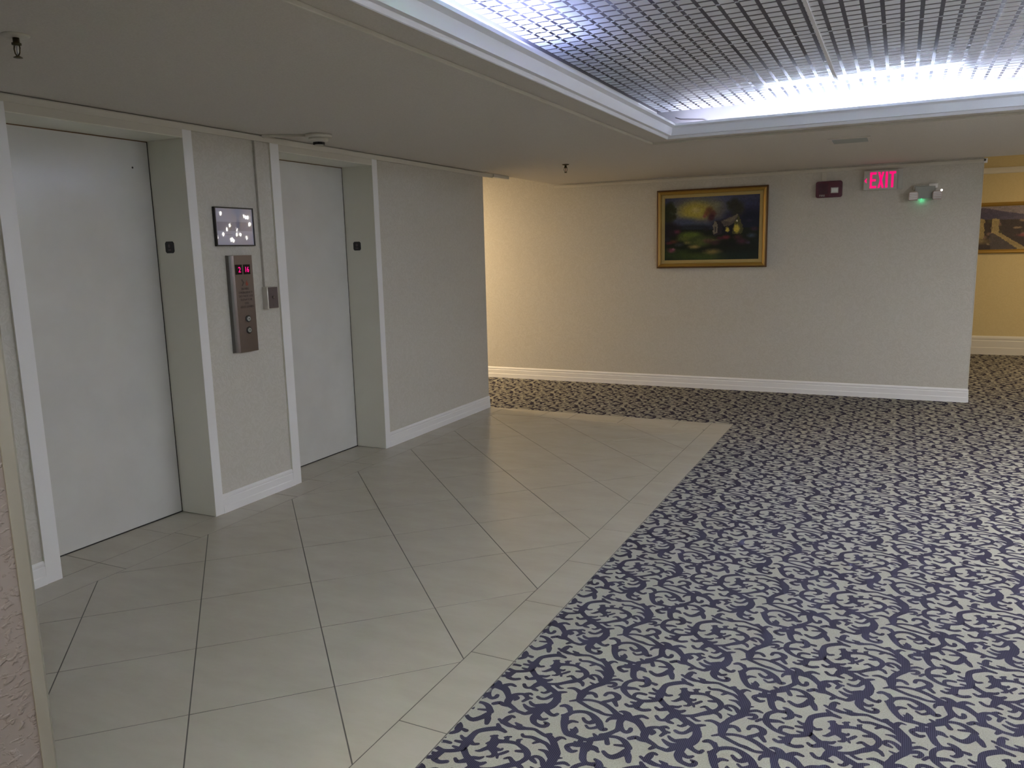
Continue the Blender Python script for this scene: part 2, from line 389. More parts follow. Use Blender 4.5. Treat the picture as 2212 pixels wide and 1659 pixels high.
for i in range(-7, 9):
    for j in range(-9, 5):
        s0, s1 = A0 + i * P_D + G * 1.41, A0 + (i + 1) * P_D - G * 1.41
        d0, d1 = B0 + j * P_D + G * 1.41, B0 + (j + 1) * P_D - G * 1.41
        q = [((s0 + d0) / 2, (s0 - d0) / 2), ((s1 + d0) / 2, (s1 - d0) / 2), ((s1 + d1) / 2, (s1 - d1) / 2), ((s0 + d1) / 2, (s0 - d1) / 2)]
        floor_tile(rect_clip(q, 0.205 + G, 0.82, 2.352 - G, 7.040 - G))
def R4(x0, y0, x1, y1): return [(x0 + G, y0 + G), (x1 - G, y0 + G), (x1 - G, y1 - G), (x0 + G, y1 - G)]
ys = [0.82, 1.054, 1.586, 2.118, 2.651, 3.183, 3.715, 4.247, 4.78, 5.31, 5.84, 6.37, 6.90, 7.335]
for a, b in zip(ys, ys[1:]): floor_tile(R4(2.352, a, 2.550, b))
ys = [0.82, 1.13, 1.65, 2.17, 2.69, 3.20, 3.71, 4.05, 4.42, 4.94, 5.46, 5.98, 6.50, 7.04]
for a, b in zip(ys, ys[1:]): floor_tile(R4(-0.012, a, 0.205, b))
xs = [-0.012, 0.17, 0.695, 1.005, 1.52, 2.05, 2.352]
for a, b in zip(xs, xs[1:]): floor_tile(R4(a, 7.04, b, 7.335))
E1 = (2.467, 3.515); E2 = (4.33, 5.405)
for (a, b), js in ((E1, [2.69, 3.17]), (E2, [4.42, 4.95])):
    js = [a - 0.0] + js + [b + 0.0]
    for p, q in zip(js, js[1:]): floor_tile(R4(-0.305, p, -0.012, q), 'threshold_tile')
# ---- carpet -----------------------------------------------------------------
carpet = MB().box((2.5525, -2.999, -.012), (7.198, YP - .002, 0)).box((4.5625, YP - .002, -.012), (7.198, 13.254, 0)).box((-4.598, 7.3375, -.012), (2.5525, YP - .002, 0)).box((3.002, YP + .162, -.012), (4.5625, 13.254, 0)).build('carpet', M_CARPET)
tag(carpet, 'grey beige wall-to-wall carpet with navy scrolling leaf pattern beside the pale tiles', 'carpet')
def ribbon(st, seg):
    P = [np.array((st[i] / 1000, st[i + 1] / 1000)) for i in range(0, len(st), 3)]; Rr = [st[i + 2] / 1000 * 1.05 for i in range(0, len(st), 3)]
    pts = []; rs = []
    for k in range(len(P) - 1):
        p0 = P[max(k - 1, 0)]; p1 = P[k]; p2 = P[k + 1]; p3 = P[min(k + 2, len(P) - 1)]
        for t in np.arange(seg) / seg:
            pts.append(0.5 * ((2 * p1) + (-p0 + p2) * t + (2 * p0 - 5 * p1 + 4 * p2 - p3) * t * t + (-p0 + 3 * p1 - 3 * p2 + p3) * t ** 3)); rs.append(Rr[k] * (1 - t) + Rr[k + 1] * t)
    pts.append(P[-1]); rs.append(Rr[-1]); n = len(pts); vs = []; fs = []
    for k in range(n):
        d = pts[min(k + 1, n - 1)] - pts[max(k - 1, 0)]; l = np.hypot(*d) or 1; nn = np.array((-d[1], d[0])) / l
        vs += [pts[k] + nn * rs[k], pts[k] - nn * rs[k]]
    for k in range(n - 1): fs.append((2 * k, 2 * k + 1, 2 * k + 3, 2 * k + 2))
    for e, sgn in ((0, -1), (n - 1, 1)):        # rounded ends
        d = pts[min(e + 1, n - 1)] - pts[max(e - 1, 0)]; d = d / (np.hypot(*d) or 1) * sgn; nn = np.array((-d[1], d[0])); o = len(vs)
        for a in (-60, -20, 20, 60): 
            a = math.radians(a); vs.append(pts[e] + (d * math.cos(a) + nn * math.sin(a)) * rs[e] )
        L0 = 2 * e + (1 if sgn > 0 else 0); L1 = 2 * e + (0 if sgn > 0 else 1)
        fs.append((L0, o, o + 1, o + 2, o + 3, L1))
    return vs, fs
def motif(seg):
    V = []; T = []
    for i, st in enumerate(PATTERN):
        vs, fs = ribbon(st, seg); o = len(V); z = 0.0006 + (i % 37) * 0.000012
        V += [(v[0], v[1], z) for v in vs]
        for f in fs:
            for k in range(1, len(f) - 1): T.append((o + f[0], o + f[k], o + f[k + 1]))
    return np.array(V, 'f'), np.array(T, 'i')
LX, LY = 0.518, 0.550
allv = []; allt = []; off = 0
mot = {s: motif(s) for s in (1, 2, 3)}
for i in range(-12, 9):
    for j in range(-6, 22):
        x = 3.28 + i * LX; y = 2.69 + j * LY
        ok = (2.3 < x < 7.3 and -0.2 < y < 9.3) or (-3.2 < x < 2.6 and 7.2 < y < 9.3) or (4.3 < x < 7.3 and 9.2 < y < 13.3)
        if not ok: continue
        V, T = mot[3 if y < 4.5 else 2 if y < 8 else 1]
        W_ = V + np.array((i * LX, j * LY, 0), 'f'); c = W_[T].mean(1)
        keep = ((c[:, 0] > 2.556) | (c[:, 1] > 7.345)) & ((c[:, 1] < 9.16) | ((c[:, 0] > 4.57) & (c[:, 1] < 13.23))) & (c[:, 0] < 7.1)
        T = T[keep]
        if not len(T): continue
        u, inv = np.unique(T, return_inverse=True); allv.append(W_[u]); allt.append(inv.reshape(-1, 3) + off); off += len(u)
V = np.concatenate(allv); T = np.concatenate(allt).astype('i')
# trim vertices that would reach over the tile edge
near = (V[:, 0] < 2.553) & (V[:, 1] < 7.338) & (V[:, 0] > 2.45); V[near, 0] = 2.553
near = (V[:, 1] < 7.338) & (V[:, 0] < 2.553) ; V[near, 1] = 7.338
me = bpy.data.meshes.new('carpet_pattern'); me.vertices.add(len(V)); me.vertices.foreach_set('co', V.ravel())
me.loops.add(len(T) * 3); me.loops.foreach_set('vertex_index', T.ravel()); me.polygons.add(len(T))
me.polygons.foreach_set('loop_start', np.arange(len(T), dtype='i') * 3)
me.update(calc_edges=True); me.materials.append(M_PILE)
po = bpy.data.objects.new('carpet_pattern', me); C.objects.link(po); po.parent = carpet; po['kind'] = 'stuff'
print('pattern tris', len(T))
# ---- ceiling ----------------------------------------------------------------
CX0, CY1, CX1, CY0 = 2.265, 5.98, 5.15, -1.40           # coffer opening (bottom of crown)
OX0, OY1, OX1, OY0 = 2.073, 6.248, 5.342, -1.60          # outer step
cl = MB()
def frame(mb, o, i, z0, z1):
    mb.box((o[0], o[1], z0), (i[0], o[3], z1)); mb.box((i[2], o[1], z0), (o[2], o[3], z1))
    mb.box((i[0], o[1], z0), (i[2], i[1], z1)); mb.box((i[0], i[3], z0), (i[2], o[3], z1))
frame(cl, (0.0, -3.0, 7.2, YP), (OX0, OY0, OX1, OY1), H, H + 0.03)
frame(cl, (0.0, -3.0, 7.2, YP), (CX0, CY0, CX1, CY1), H + 0.016, H + 0.06) if False else None
ceiling = struct('ceiling', cl, M_CEIL)
st = MB(); frame(st, (OX0 - .0, OY0, OX1, OY1), (CX0, CY0, CX1, CY1), H + 0.015, H + 0.03)
st.build('ceiling_step', M_CEIL, ceiling)
bd = MB()   # fine bead round the step
for a, b in (((OX0, OY0), (OX0, OY1)), ((OX0, OY1), (OX1, OY1)), ((OX1, OY1), (OX1, OY0)), ((OX1, OY0), (OX0, OY0))):
    x0, x1 = sorted((a[0], b[0])); y0, y1 = sorted((a[1], b[1]))
    bd.box((x0 - .004, y0 - .004, H - 0.004), (x1 + .008, y1 + .008, H + 0.0149))
bd.build('ceiling_bead', M_CREAM, ceiling, 0.003)
up = MB(); frame(up, (0.0, -3.0, 7.2, YP), (2.15, -1.5, 5.27, 6.095), H + 0.03, 2.76)
up.build('ceiling_void', M_PLENUM, ceiling)
# higher ceilings of the corridor and of the hall beyond
struct('ceiling_corridor', MB().box((-4.6, 7.2, 2.76), (0.0, 9.3, 2.86)), M_CEIL)
struct('ceiling_hall', MB().box((3.0, YP, 2.92), (7.2, 13.5, 3.0)).box((0, YP, 2.76), (3.0, 9.4, 2.86)), M_CEIL)
# ---- walls ------------------------------------------------------------------
def wallx(y0, y1, z0, z1): return ((-0.3, y0, z0), (-0.012, y1, z1))
wl = MB()
for a in ((0.82, 2.385, 0, 2.76), (3.585, 4.268, 0, 2.76), (5.47, YC, 0, 2.76), (2.385, 3.585, 2.40, 2.76), (4.268, 5.47, 2.40, 2.76)): wl.box(*wallx(*a))
wall_left = struct('wall_left', wl, M_WALL)
struct('wall_shaft', MB().box((-0.9, 0.82, -.0), (-0.36, YC, 2.76)), M_PLENUM)
struct('wall_corridor_near', MB().box((-4.6, YC - .2, 0), (-0.9, YC, 2.76)).box((-.36, YC - .2, 0), (-.3, YC, 2.76)), M_WALL)
struct('wall_corridor_end', MB().box((-4.7, 7.1, 0), (-4.6, 9.4, 2.76)), M_WALL)
struct('wall_far', MB().box((-4.6, YP, 0), (XE, YP + .16, 2.76)), M_WALL)
struct('wall_hall_far', MB().box((2.9, 13.257, 0), (7.3, 13.4, 2.92)), M_WARMWALL)
struct('wall_hall_left', MB().box((2.9, YP + .16, 0), (3.0, 13.257, 2.92)), M_WARMWALL)
struct('wall_right', MB().box((7.2, -3, 0), (7.3, 13.4, 2.92)), M_WALL)
struct('wall_behind', MB().box((2.4, -3.1, 0), (7.3, -3.0, 2.76)), M_WALL)
XN, YN = 2.50, 0.818
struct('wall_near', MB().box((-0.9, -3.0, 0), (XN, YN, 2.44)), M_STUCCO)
# vinyl corner guard on the near wall corner
cg = MB(); r = 0.006
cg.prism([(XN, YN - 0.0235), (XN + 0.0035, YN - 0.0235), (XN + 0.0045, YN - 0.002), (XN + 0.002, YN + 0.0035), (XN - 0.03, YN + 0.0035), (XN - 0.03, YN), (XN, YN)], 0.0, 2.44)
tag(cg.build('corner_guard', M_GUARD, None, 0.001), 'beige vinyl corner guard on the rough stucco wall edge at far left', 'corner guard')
# ---- baseboards, casings, mouldings ------------------------------------------
BB = [(0, 0), (0.016, 0), (0.016, 0.045), (0.013, 0.050), (0.013, 0.092), (0.009, 0.098), (0.012, 0.104), (0.012, 0.114), (0.005, 0.126), (0, 0.126)]
def base_x(name, x, y0, y1, sgn=1, h=1.0, m=M_WHITE): # on a wall facing +X
    return struct(name, MB().prism([(0, 0)], 0, 0) if False else _sweep_y([(x + sgn * d, z * h) for d, z in BB], y0, y1), m)
def _sweep_y(prof, y0, y1):
    return MB().prism(prof, y0, y1, 'y')
def _sweep_x(prof, x0, x1):
    return MB().prism(prof, x0, x1, 'x')
base_x('baseboard_left', -0.012, 0.82, 2.385); base_x('baseboard_middle', -0.012, 3.585, 4.268); base_x('baseboard_right', -0.012, 5.470, YC)
struct('baseboard_far', _sweep_x([(YP - d, z * 1.13) for d, z in BB], -4.6, XE), M_WHITE)
struct('baseboard_hall', _sweep_x([(13.257 - d * 1.4, z * 2.15) for d, z in BB], 3.0, 7.2), M_CREAM)
struct('baseboard_hall_side', MB().prism([(XE + d, z * 1.13) for d, z in BB], YP, YP + 0.17, 'y'), M_WHITE)
# thin cove strip under the ceiling on the elevator wall, runs a little past the corner
struct('trim_1', _sweep_y([(-0.012, H - .006), (0.020, H - .006), (0.020, H - 0.012), (0.012, H - 0.030), (0.008, H - 0.040), (-0.012, H - 0.040)], 0.82, 7.52), M_CREAM)
struct('trim_2', MB().box((-0.012, 7.50, 2.408), (0.03, 7.86, H - .001)), M_CREAM)
struct('trim_3', _sweep_x([(YP, 2.390), (YP - 0.010, 2.390), (YP - 0.016, 2.402), (YP - 0.016, 2.422), (YP - 0.006, 2.426), (YP, 2.426)], 0.0, XE + 0.016), M_CREAM)
struct('trim_4', MB().box((XE - .001, YP - .016, 2.385), (XE + 0.03, YP + .02, 2.428)), M_WHITE)
struct('trim_5', MB().box((XE - 0.002, YP - 0.004, 0.14), (XE + 0.005, YP + .02, 2.39)), M_CREAM, None, 0.001)
struct('trim_6', _sweep_x([(13.257, 2.560), (13.245, 2.560), (13.235, 2.572), (13.230, 2.600), (13.215, 2.630), (13.205, 2.640), (13.257, 2.640)], 3.0, 7.2), M_CREAM)
# ---- elevator entrances ------------------------------------------------------
def entrance(n, a, b, plate_y):
    d = sempty('door_%d' % n)
    zt = 2.352
    MB().box((-0.300, a - .0, 0.006), (-0.290 - .015, b, zt)).build('door_panel', M_DOOR, d)
    pn = d.children[0]
    # left casing + jamb, right casing + jamb, head
    MB().box((-0.305, a - 0.083, 0.0), (0.0, a, 2.40)).build('jamb', M_JAMB, d, 0.002)
    MB().box((-0.305, b, 0.0), (0.0, b + 0.068, 2.40)).build('jamb', M_JAMB, d, 0.002)
    MB().box((-0.305, a, zt), (0.0, b, 2.40)).build('head_jamb', M_JAMB, d, 0.002)
    MB().box((0.0, a - 0.083, 0.001), (0.0025, a, 2.40)).build('casing', M_WHITE, d)
    MB().box((0.0, b, 0.001), (0.0025, b + 0.068, 2.40)).build('casing', M_WHITE, d)
    MB().box((0.0, a, zt + .004), (0.0025, b, 2.40)).build('casing_head', M_CREAM, d)
    # shadow gap at the closing edge and the sill groove
    MB().box((-0.2998, b - 0.006, 0.004), (-0.2990, b - .0005, zt - .001)).build('closing_gap', M_BLACK, d)
    MB().box((-0.2998, a, zt - .006), (-0.2990, b, zt - .0005)).build('head_gap', M_DKGOLD, d)
    MB().box((-0.312, a, -0.001), (-0.296, b, 0.0062)).build('sill_gap', M_BLACK, d)
    if n == 1:
        MB().lathe([(0.006, 0), (0.006, 0.0012)], (-0.300, 3.393, 2.189), 'x', 12).build('keyhole', M_BLACK, d)
    # floor indicator plate on the right jamb
    o = MB(); x0, x1, z0, z1 = -0.224, -0.150, 1.678, 1.749; c = 0.010
    o.prism([(x0 + c, z0), (x1 - c, z0), (x1, z0 + c), (x1, z1 - c), (x1 - c, z1), (x0 + c, z1), (x0, z1 - c), (x0, z0 + c)], b - 0.004, b, 'y')
    p = o.build('floor_plate', M_BLACK, d, 0.0008)
    MB().lathe([(0.012, 0), (0.010, -0.002)], ((x0 + x1) / 2, b - 0.004, 1.722), 'y', 16).build('raised_dot', M_GREY if n == 0 else M_DKSTEEL, p)
    MB().box(((x0 + x1) / 2 - .012, b - .0055, 1.692), ((x0 + x1) / 2 + .012, b - .004, 1.702)).build('braille_bar', M_DKSTEEL, p)
    return d
entrance(1, E1[0], E1[1], 0); entrance(2, E2[0], E2[1], 0)

# ================================================================= COFFER
def crown():
    prof = [(0.000, 2.452), (-0.004, 2.440), (0.000, 2.433), (0.006, 2.435), (0.012, 2.446), (0.0165, 2.459), (0.019, 2.462), (0.022, 2.4605), (0.0275, 2.465),
            (0.029, 2.472), (0.0285, 2.478), (0.032, 2.481), (0.035, 2.484), (0.036, 2.494), (0.040, 2.505), (0.048, 2.514), (0.058, 2.520), (0.070, 2.523), (0.0715, 2.5235),
            (0.0735, 2.530), (0.082, 2.531), (0.082, 2.515), (0.055, 2.505), (0.04, 2.452)]
    cs = [(CX0, CY0, 1, 1), (CX1, CY0, -1, 1), (CX1, CY1, -1, -1), (CX0, CY1, 1, -1)]
    sides = []
    n = len(prof)
    for k in range(4):
        a, b = cs[k], cs[(k + 1) % 4]; vs = [(a[0] + a[2] * i, a[1] + a[3] * i, z) for i, z in prof] + [(b[0] + b[2] * i, b[1] + b[3] * i, z) for i, z in prof]
        fs = [(i, (i + 1) % n, n + (i + 1) % n, n + i) for i in range(n)] + [tuple(range(n))[::-1], tuple(range(n, 2 * n))]
        sides.append(MB().add(vs, fs))
    return sides
tr = sempty('trim_7')
for s in crown(): s.build('crown_moulding', M_CROWN, tr)
# light shelf and vertical cove walls
BX0, BY1, BX1, BY0 = 2.155, 6.10, 5.26, -1.51
sh = MB(); frame(sh, (BX0, BY0, BX1, BY1), (CX0 + .004, CY0 + .004, CX1 - .004, CY1 - .004), H + 0.03, H + 0.036); sh.build('light_shelf', M_COVE, tr)
cw = MB(); frame(cw, (BX0 - .01, BY0 - .01, BX1 + .01, BY1 + .01), (BX0, BY0, BX1, BY1), H + .036, 2.652); cw.build('cove_wall', M_COVE, tr)
pl = MB(); pl.box((BX0 - .01, BY0 - .01, 2.74), (BX1 + .01, BY1 + .01, 2.76)); frame(pl, (BX0 - .01, BY0 - .01, BX1 + .01, BY1 + .01), (BX0, BY0, BX1, BY1), 2.6521, 2.74)
pl.build('plenum', M_PLENUM, tr)
# louvered panel ceiling: square white plates with open joints
ZL = 2.650; PX = 0.0783; PW = 0.0605
lou = thing('louver_ceiling', 'white ceiling of small square louver plates inside the lit cove', 'ceiling panel', ((BX0 + BX1) / 2, (BY0 + BY1) / 2, ZL))
def cam_px(p):
    v = Vector(p) - CP; c = v.dot(FW)
    return (1106 + F_PX * v.dot(RT) / c, 829.5 - F_PX * v.dot(UP) / c, c) if c > .1 else (-9e9, 0, c)
cells = []
TX = 3.456
i = 0
cols = []
x = 2.181 + PX / 2
while x < BX1 - 0.03: cols.append(x); x += PX
rows = []
y = BY1 - 0.002 - PW / 2
while y > BY0 + .03: rows.append(y); y -= PX
for cx in cols:
    for cy in rows:
        px, py, dd = cam_px((cx, cy, ZL)); vis = -20 < px < 2232 and -20 < py < 1659
        cells.append((dd if vis else 99 + dd, cx, cy))
cells.sort()
h = PW / 2
pm = MB().add([(-h, -h, 0), (h, -h, 0), (h, h, 0), (-h, h, 0), (-h + .002, -h + .002, .0015), (h - .002, -h + .002, .0015), (h - .002, h - .002, .0015), (-h + .002, h - .002, .0015)],
              [(0, 3, 2, 1), (4, 5, 6, 7), (0, 1, 5, 4), (1, 2, 6, 5), (2, 3, 7, 6), (3, 0, 4, 7)]).mesh('louver_plate', M_PLATE)
base = Vector(ROOTS[lou])
for dd, cx, cy in cells[:300]:
    o = bpy.data.objects.new('louver_plate', pm); C.objects.link(o); o.parent = lou; o.location = Vector((cx, cy, ZL)) - base
    o.rotation_euler = (random.gauss(0, .006), random.gauss(0, .006), 0)
rest = MB()
tpl = [(-h, -h, 0), (h, -h, 0), (h, h, 0), (-h, h, 0), (-h + .002, -h + .002, .0015), (h - .002, -h + .002, .0015), (h - .002, h - .002, .0015), (-h + .002, h - .002, .0015)]
tf = [(0, 3, 2, 1), (4, 5, 6, 7), (0, 1, 5, 4), (1, 2, 6, 5), (2, 3, 7, 6), (3, 0, 4, 7)]
for dd, cx, cy in cells[300:]:
    ta, tb = random.gauss(0, .006), random.gauss(0, .006)
    rest.add([(cx + p[0], cy + p[1], ZL + p[2] + p[0] * ta + p[1] * tb) for p in tpl], tf)
ro = rest.build('louver_plates', M_PLATE, lou); ro['kind'] = 'stuff'
# connectors across the open joints
cn = MB()
for cx in cols:
    gx0, gx1 = cx + PW / 2, cx + PX - PW / 2
    for k, cy in enumerate(rows):
        yy = cy - PX / 2
        if cx < 2.95 or cx > 4.0: cn.box((gx0, yy - .004, ZL + .0005), (gx1, yy + .006, ZL + .0015))
        if k % 9 == 4: cn.box((gx0, yy - .003, ZL - .001), (gx1, yy + .004, ZL + .002))
co = cn.build('louver_connectors', M_PLATE, lou); co['kind'] = 'stuff'
MB().box((TX - .008, BY0, ZL - .006), (TX + .008, BY1, ZL + .012)).build('tee_bar', M_COVE, lou)
# fluorescent tubes in the cove
def tube(x0, y0, x1, y1, m, lab):
    dx, dy = x1 - x0, y1 - y0; l = math.hypot(dx, dy); ux, uy = dx / l, dy / l; z = 2.505
    t = thing('fluorescent_tube', lab, 'light', ((x0 + x1) / 2, (y0 + y1) / 2, H + .036), 'fluorescent tubes in the cove')
    MB().tube([(x0, y0, z), (x1, y1, z)], 0.0125, 12).build('glass_tube', m, t)
    for (ex, ey, s) in ((x0, y0, -1), (x1, y1, 1)):
        MB().tube([(ex, ey, z), (ex + ux * s * .02, ey + uy * s * .02, z)], 0.0135, 12).build('end_cap', M_STEEL, t)
    px, py = -uy, ux
    o = MB(); a = (x0 - ux * .03, y0 - uy * .03); b = (x1 + ux * .03, y1 + uy * .03); wd = .022
    vs = [(a[0] + px * wd, a[1] + py * wd), (a[0] - px * wd, a[1] - py * wd), (b[0] - px * wd, b[1] - py * wd), (b[0] + px * wd, b[1] + py * wd)]
    o.prism(vs, H + .0362, 2.491).build('ballast', M_COVE, t)
yt = 5.965; xl = 2.275; xr = 5.14
M_TUBED = mat('tube_dim_fill', (0.9, 0.9, 0.9), 0.5, emit=(0.86, 0.88, 1.0), estr=TUBE_STRENGTH * 0.032)  # weak extra tubes, added to brighten the ends of the cove wall
tube(2.96, yt, 4.17, yt, M_TUBE, 'glowing fluorescent tube in the far side of the ceiling cove')
tube(4.28, yt, 5.00, yt, M_TUBED, 'added dim fill tube in the far side of the cove at right')
tube(2.36, yt, 2.86, yt, M_TUBED, 'added dim short fill tube in the far left corner of the cove')
tube(xl, 2.48, xl, 3.69, M_TUBEV, 'glowing fluorescent tube in the left side of the ceiling cove')
tube(xl, 1.18, xl, 2.39, M_TUBEG, 'greenish fluorescent tube in the left side of the cove, nearer the camera')
tube(xl, -0.9, xl, 0.31, M_TUBE, 'fluorescent tube in the left side of the cove behind the camera')
tube(xr, 3.1, xr, 4.31, M_TUBER, 'fluorescent tube in the right side of the cove, far end')
tube(xr, 4.60, xr, 5.80, M_TUBER, 'added fluorescent fill tube in the right side of the cove, far corner')  # unseen extra tube, added as fill for the far tiles and wall
tube(xr, 1.5, xr, 2.71, M_TUBER, 'fluorescent tube in the right side of the cove, middle')
tube(xr, -0.9, xr, 0.31, M_TUBER, 'fluorescent tube in the right side of the cove behind the camera')
tube(3.0, -1.45, 4.21, -1.45, M_TUBE, 'fluorescent tube in the near side of the cove behind the camera')
tag(MB().tube([(2.30, 6.085, 2.60), (2.34, 6.085, 2.584), (2.42, 6.085, 2.575), (2.50, 6.088, 2.57), (2.56, 6.09, 2.55), (2.60, 6.09, 2.50), (2.62, 6.09, 2.478)], 0.003, 6).build('cable', M_DKSTEEL),
    'thin dark cable sagging along the white cove wall in the corner', 'cable')

# ================================================================= CEILING FIXTURES
def sprinkler(x, y, lab, big):
    t = thing('sprinkler_head', lab, 'sprinkler', (x, y, H), None)
    re = .046 if big else .034
    MB().lathe([(re, 0), (re, -0.003), (re * .8, -0.008), (0.014, -0.010)], (x, y, H), 'z', 24).build('escutcheon', M_CREAM if big else M_BRASS, t)
    MB().lathe([(0.011, -0.009), (0.011, -0.026), (0.016, -0.028), (0.016, -0.034), (0.009, -0.036)], (x, y, H), 'z', 16).build('body', M_BRASS, t)
    f = MB()
    for s in (-1, 1): f.tube([(x + s * .013, y, H - .032), (x + s * .017, y, H - .046), (x + s * .013, y, H - .062), (x + s * .003, y, H - .072)], 0.0022, 8)
    f.build('frame_arms', M_BRASS, t)
    MB().tube([(x, y, H - .034), (x, y, H - .068)], .003, 8).build('glass_bulb', M_FLAME if not big else M_LENS, t)
    d = MB().lathe([(0.004, -0.070), (0.015, -0.076), (0.015, -0.078), (0.003, -0.079)], (x, y, H), 'z', 16); d.build('deflector', M_BRASS, t)
sprinkler(1.000, 1.905, 'brass sprinkler head with round plate on the ceiling at the upper left', True)
sprinkler(0.980, 7.140, 'small dark sprinkler head on the ceiling above the passage end', False)
dt = thing('smoke_detector', 'cream round smoke detector on the ceiling above the second elevator', 'smoke detector', (0.33, 4.36, H))
MB().lathe([(0.088, 0), (0.088, -0.016), (0.080, -0.022), (0.05, -0.022)], (0.33, 4.36, H), 'z', 40).build('base', M_CREAM, dt)
MB().lathe([(0.066, -0.022), (0.064, -0.036), (0.056, -0.046), (0.034, -0.050)], (0.33, 4.36, H), 'z', 40).build('sensor_head', M_CREAM, dt)
sl = MB()
for a in range(0, 360, 18):
    c, s = math.cos(math.radians(a)), math.sin(math.radians(a)); sl.box((0.33 + c * .032 - .0045, 4.36 + s * .032 - .0045, H - .066), (0.33 + c * .032 + .0045, 4.36 + s * .032 + .0045, H - .050))
sl.build('vent_slots', M_BLACK, dt)
MB().lathe([(0.030, -0.063), (0.028, -0.069), (0.012, -0.071)], (0.33, 4.36, H), 'z', 24).build('cap', M_CREAM, dt)
rw = MB()
def bar(mb, p, q, w_, z0, z1):
    d = Vector((q[0] - p[0], q[1] - p[1])); l = d.length; d /= l; nn = Vector((-d.y, d.x)) * w_ / 2
    mb.prism([(p[0] + nn.x, p[1] + nn.y), (p[0] - nn.x, p[1] - nn.y), (q[0] - nn.x, q[1] - nn.y), (q[0] + nn.x, q[1] + nn.y)], z0, z1)
bar(rw, (0.022, 4.16), (0.265, 4.31), 0.028, H - .016, H - .0005)
tag(rw.build('ceiling_raceway', M_CREAM, None, .002), 'short cream cable raceway on the ceiling leading to the smoke detector', 'raceway')
vt = thing('ceiling_vent', 'narrow rectangular air vent in the ceiling near the far wall', 'vent', (3.47, 6.95, H))
x0, x1, y0, y1 = 3.335, 3.60, 6.80, 7.10
fr = MB(); frame(fr, (x0 - .02, y0 - .02, x1 + .02, y1 + .02), (x0 + .006, y0 + .01, x1 - .006, y1 - .01), H - .007, H); fr.build('vent_frame', M_CEIL, vt, .002)
MB().box((x0, y0, H - .0012), (x1, y1, H - .0002)).build('vent_back', M_PLENUM, vt)
for k in range(7):
    yy = y0 + .03 + k * .040
    MB().add([(x0 + .008, yy, H - .0015), (x1 - .008, yy, H - .0015), (x1 - .008, yy + .026, H - .0060), (x0 + .008, yy + .026, H - .0060), (x0 + .008, yy, H - .0025), (x1 - .008, yy, H - .0025), (x1 - .008, yy + .026, H - .007), (x0 + .008, yy + .026, H - .007)],
             [(0, 1, 2, 3), (7, 6, 5, 4), (0, 4, 5, 1), (1, 5, 6, 2), (2, 6, 7, 3), (3, 7, 4, 0)]).build('vent_blade', M_GREY, vt)

# ================================================================= ELEVATOR WALL FIXTURES (wall face x=-0.012, normal +X)
WX = -0.012
t = thing('notice_frame', 'thin black frame holding a pale grey notice above the elevator call panel', 'sign', (WX, 3.872, 1.715))
ya, yb, za, zb = 3.708, 4.040, 1.715, 1.960; fd = 0.022; fw = 0.008
f = MB(); f.box((WX, ya, za), (WX + fd, ya + fw, zb)); f.box((WX, yb - fw, za), (WX + fd, yb, zb)); f.box((WX, ya + fw, za), (WX + fd, yb - fw, za + fw)); f.box((WX, ya + fw, zb - fw), (WX + fd, yb - fw, zb))
f.build('frame', M_BLACK, t, .001)
M_CARD2 = mat('notice_card_glazed', (0.44, 0.47, 0.66), 0.02, spec=0.6)
MB().box((WX + .001, ya + fw, za + fw), (WX + fd - .006, yb - fw, zb - fw)).build('notice', M_CARD2, t)
nt = t.children[1]
M_BAND2 = mat('notice_band_glazed', (0.31, 0.32, 0.46), 0.02, spec=0.6)
MB().box((WX + fd - .006, ya + .016, 1.811), (WX + fd - .0056, yb - .018, 1.868)).build('printed_band', M_BAND2, nt)
o = MB()
for k, (a, b) in enumerate(((ya + .06, ya + .14), (ya + .155, ya + .20))): o.box((WX + fd - .006, a, 1.785 - k * .01), (WX + fd - .0057, b, 1.789 - k * .01))
o.build('printed_line', M_BAND2, nt)

# call panel
t = thing('call_panel', 'tall stainless elevator call panel with red floor numbers and two buttons', 'elevator panel', (WX, 3.885, 1.03))
ya, yb, za, zb = 3.785, 3.985, 1.026, 1.656; d = 0.040
MB().add([(WX, ya - .0, za), (WX, yb, za), (WX, yb, zb), (WX, ya, zb), (WX + d - .012, ya, za + .004), (WX + d, ya + .030, za), (WX + d, yb - .01, za), (WX + d - .010, yb, za + .004),
          (WX + d - .012, ya, zb - .004), (WX + d, ya + .030, zb), (WX + d, yb - .01, zb), (WX + d - .010, yb, zb - .004)],
         [(0, 4, 8, 3), (4, 5, 9, 8), (5, 6, 10, 9), (6, 7, 11, 10), (7, 1, 2, 11), (3, 8, 9, 10, 11, 2), (0, 1, 7, 6, 5, 4), (0, 3, 2, 1)]).build('housing', M_STEEL, t)
MB().add([(WX - .0, ya - .0006, za), (WX + d - .012, ya - .0006, za + .004), (WX + d - .0004, ya + .0296, za), (WX + d - .0004, ya + .0296, zb), (WX + d - .012, ya - .0006, zb - .004), (WX, ya - .0006, zb)],
         [(0, 1, 4, 5), (1, 2, 3, 4)]).build('side_cover', M_STEELSHADE, t)  # darker sheet over the housing's left side, shade put into its colour
XF = WX + d
def disp(y0, y1, txt, yc, stretch):
    o = MB().box((XF, y0, 1.533), (XF + .0012, y1, 1.596)).build('display', M_SCREEN, t)
    lettering('digits', txt, 0.050, M_PINK, o, (XF + .0016, yc, 1.562), '+x', stretch)
disp(3.822, 3.881, '2', 3.858, 0.95); disp(3.893, 3.952, '16', 3.922, 0.78)
yc = 3.893
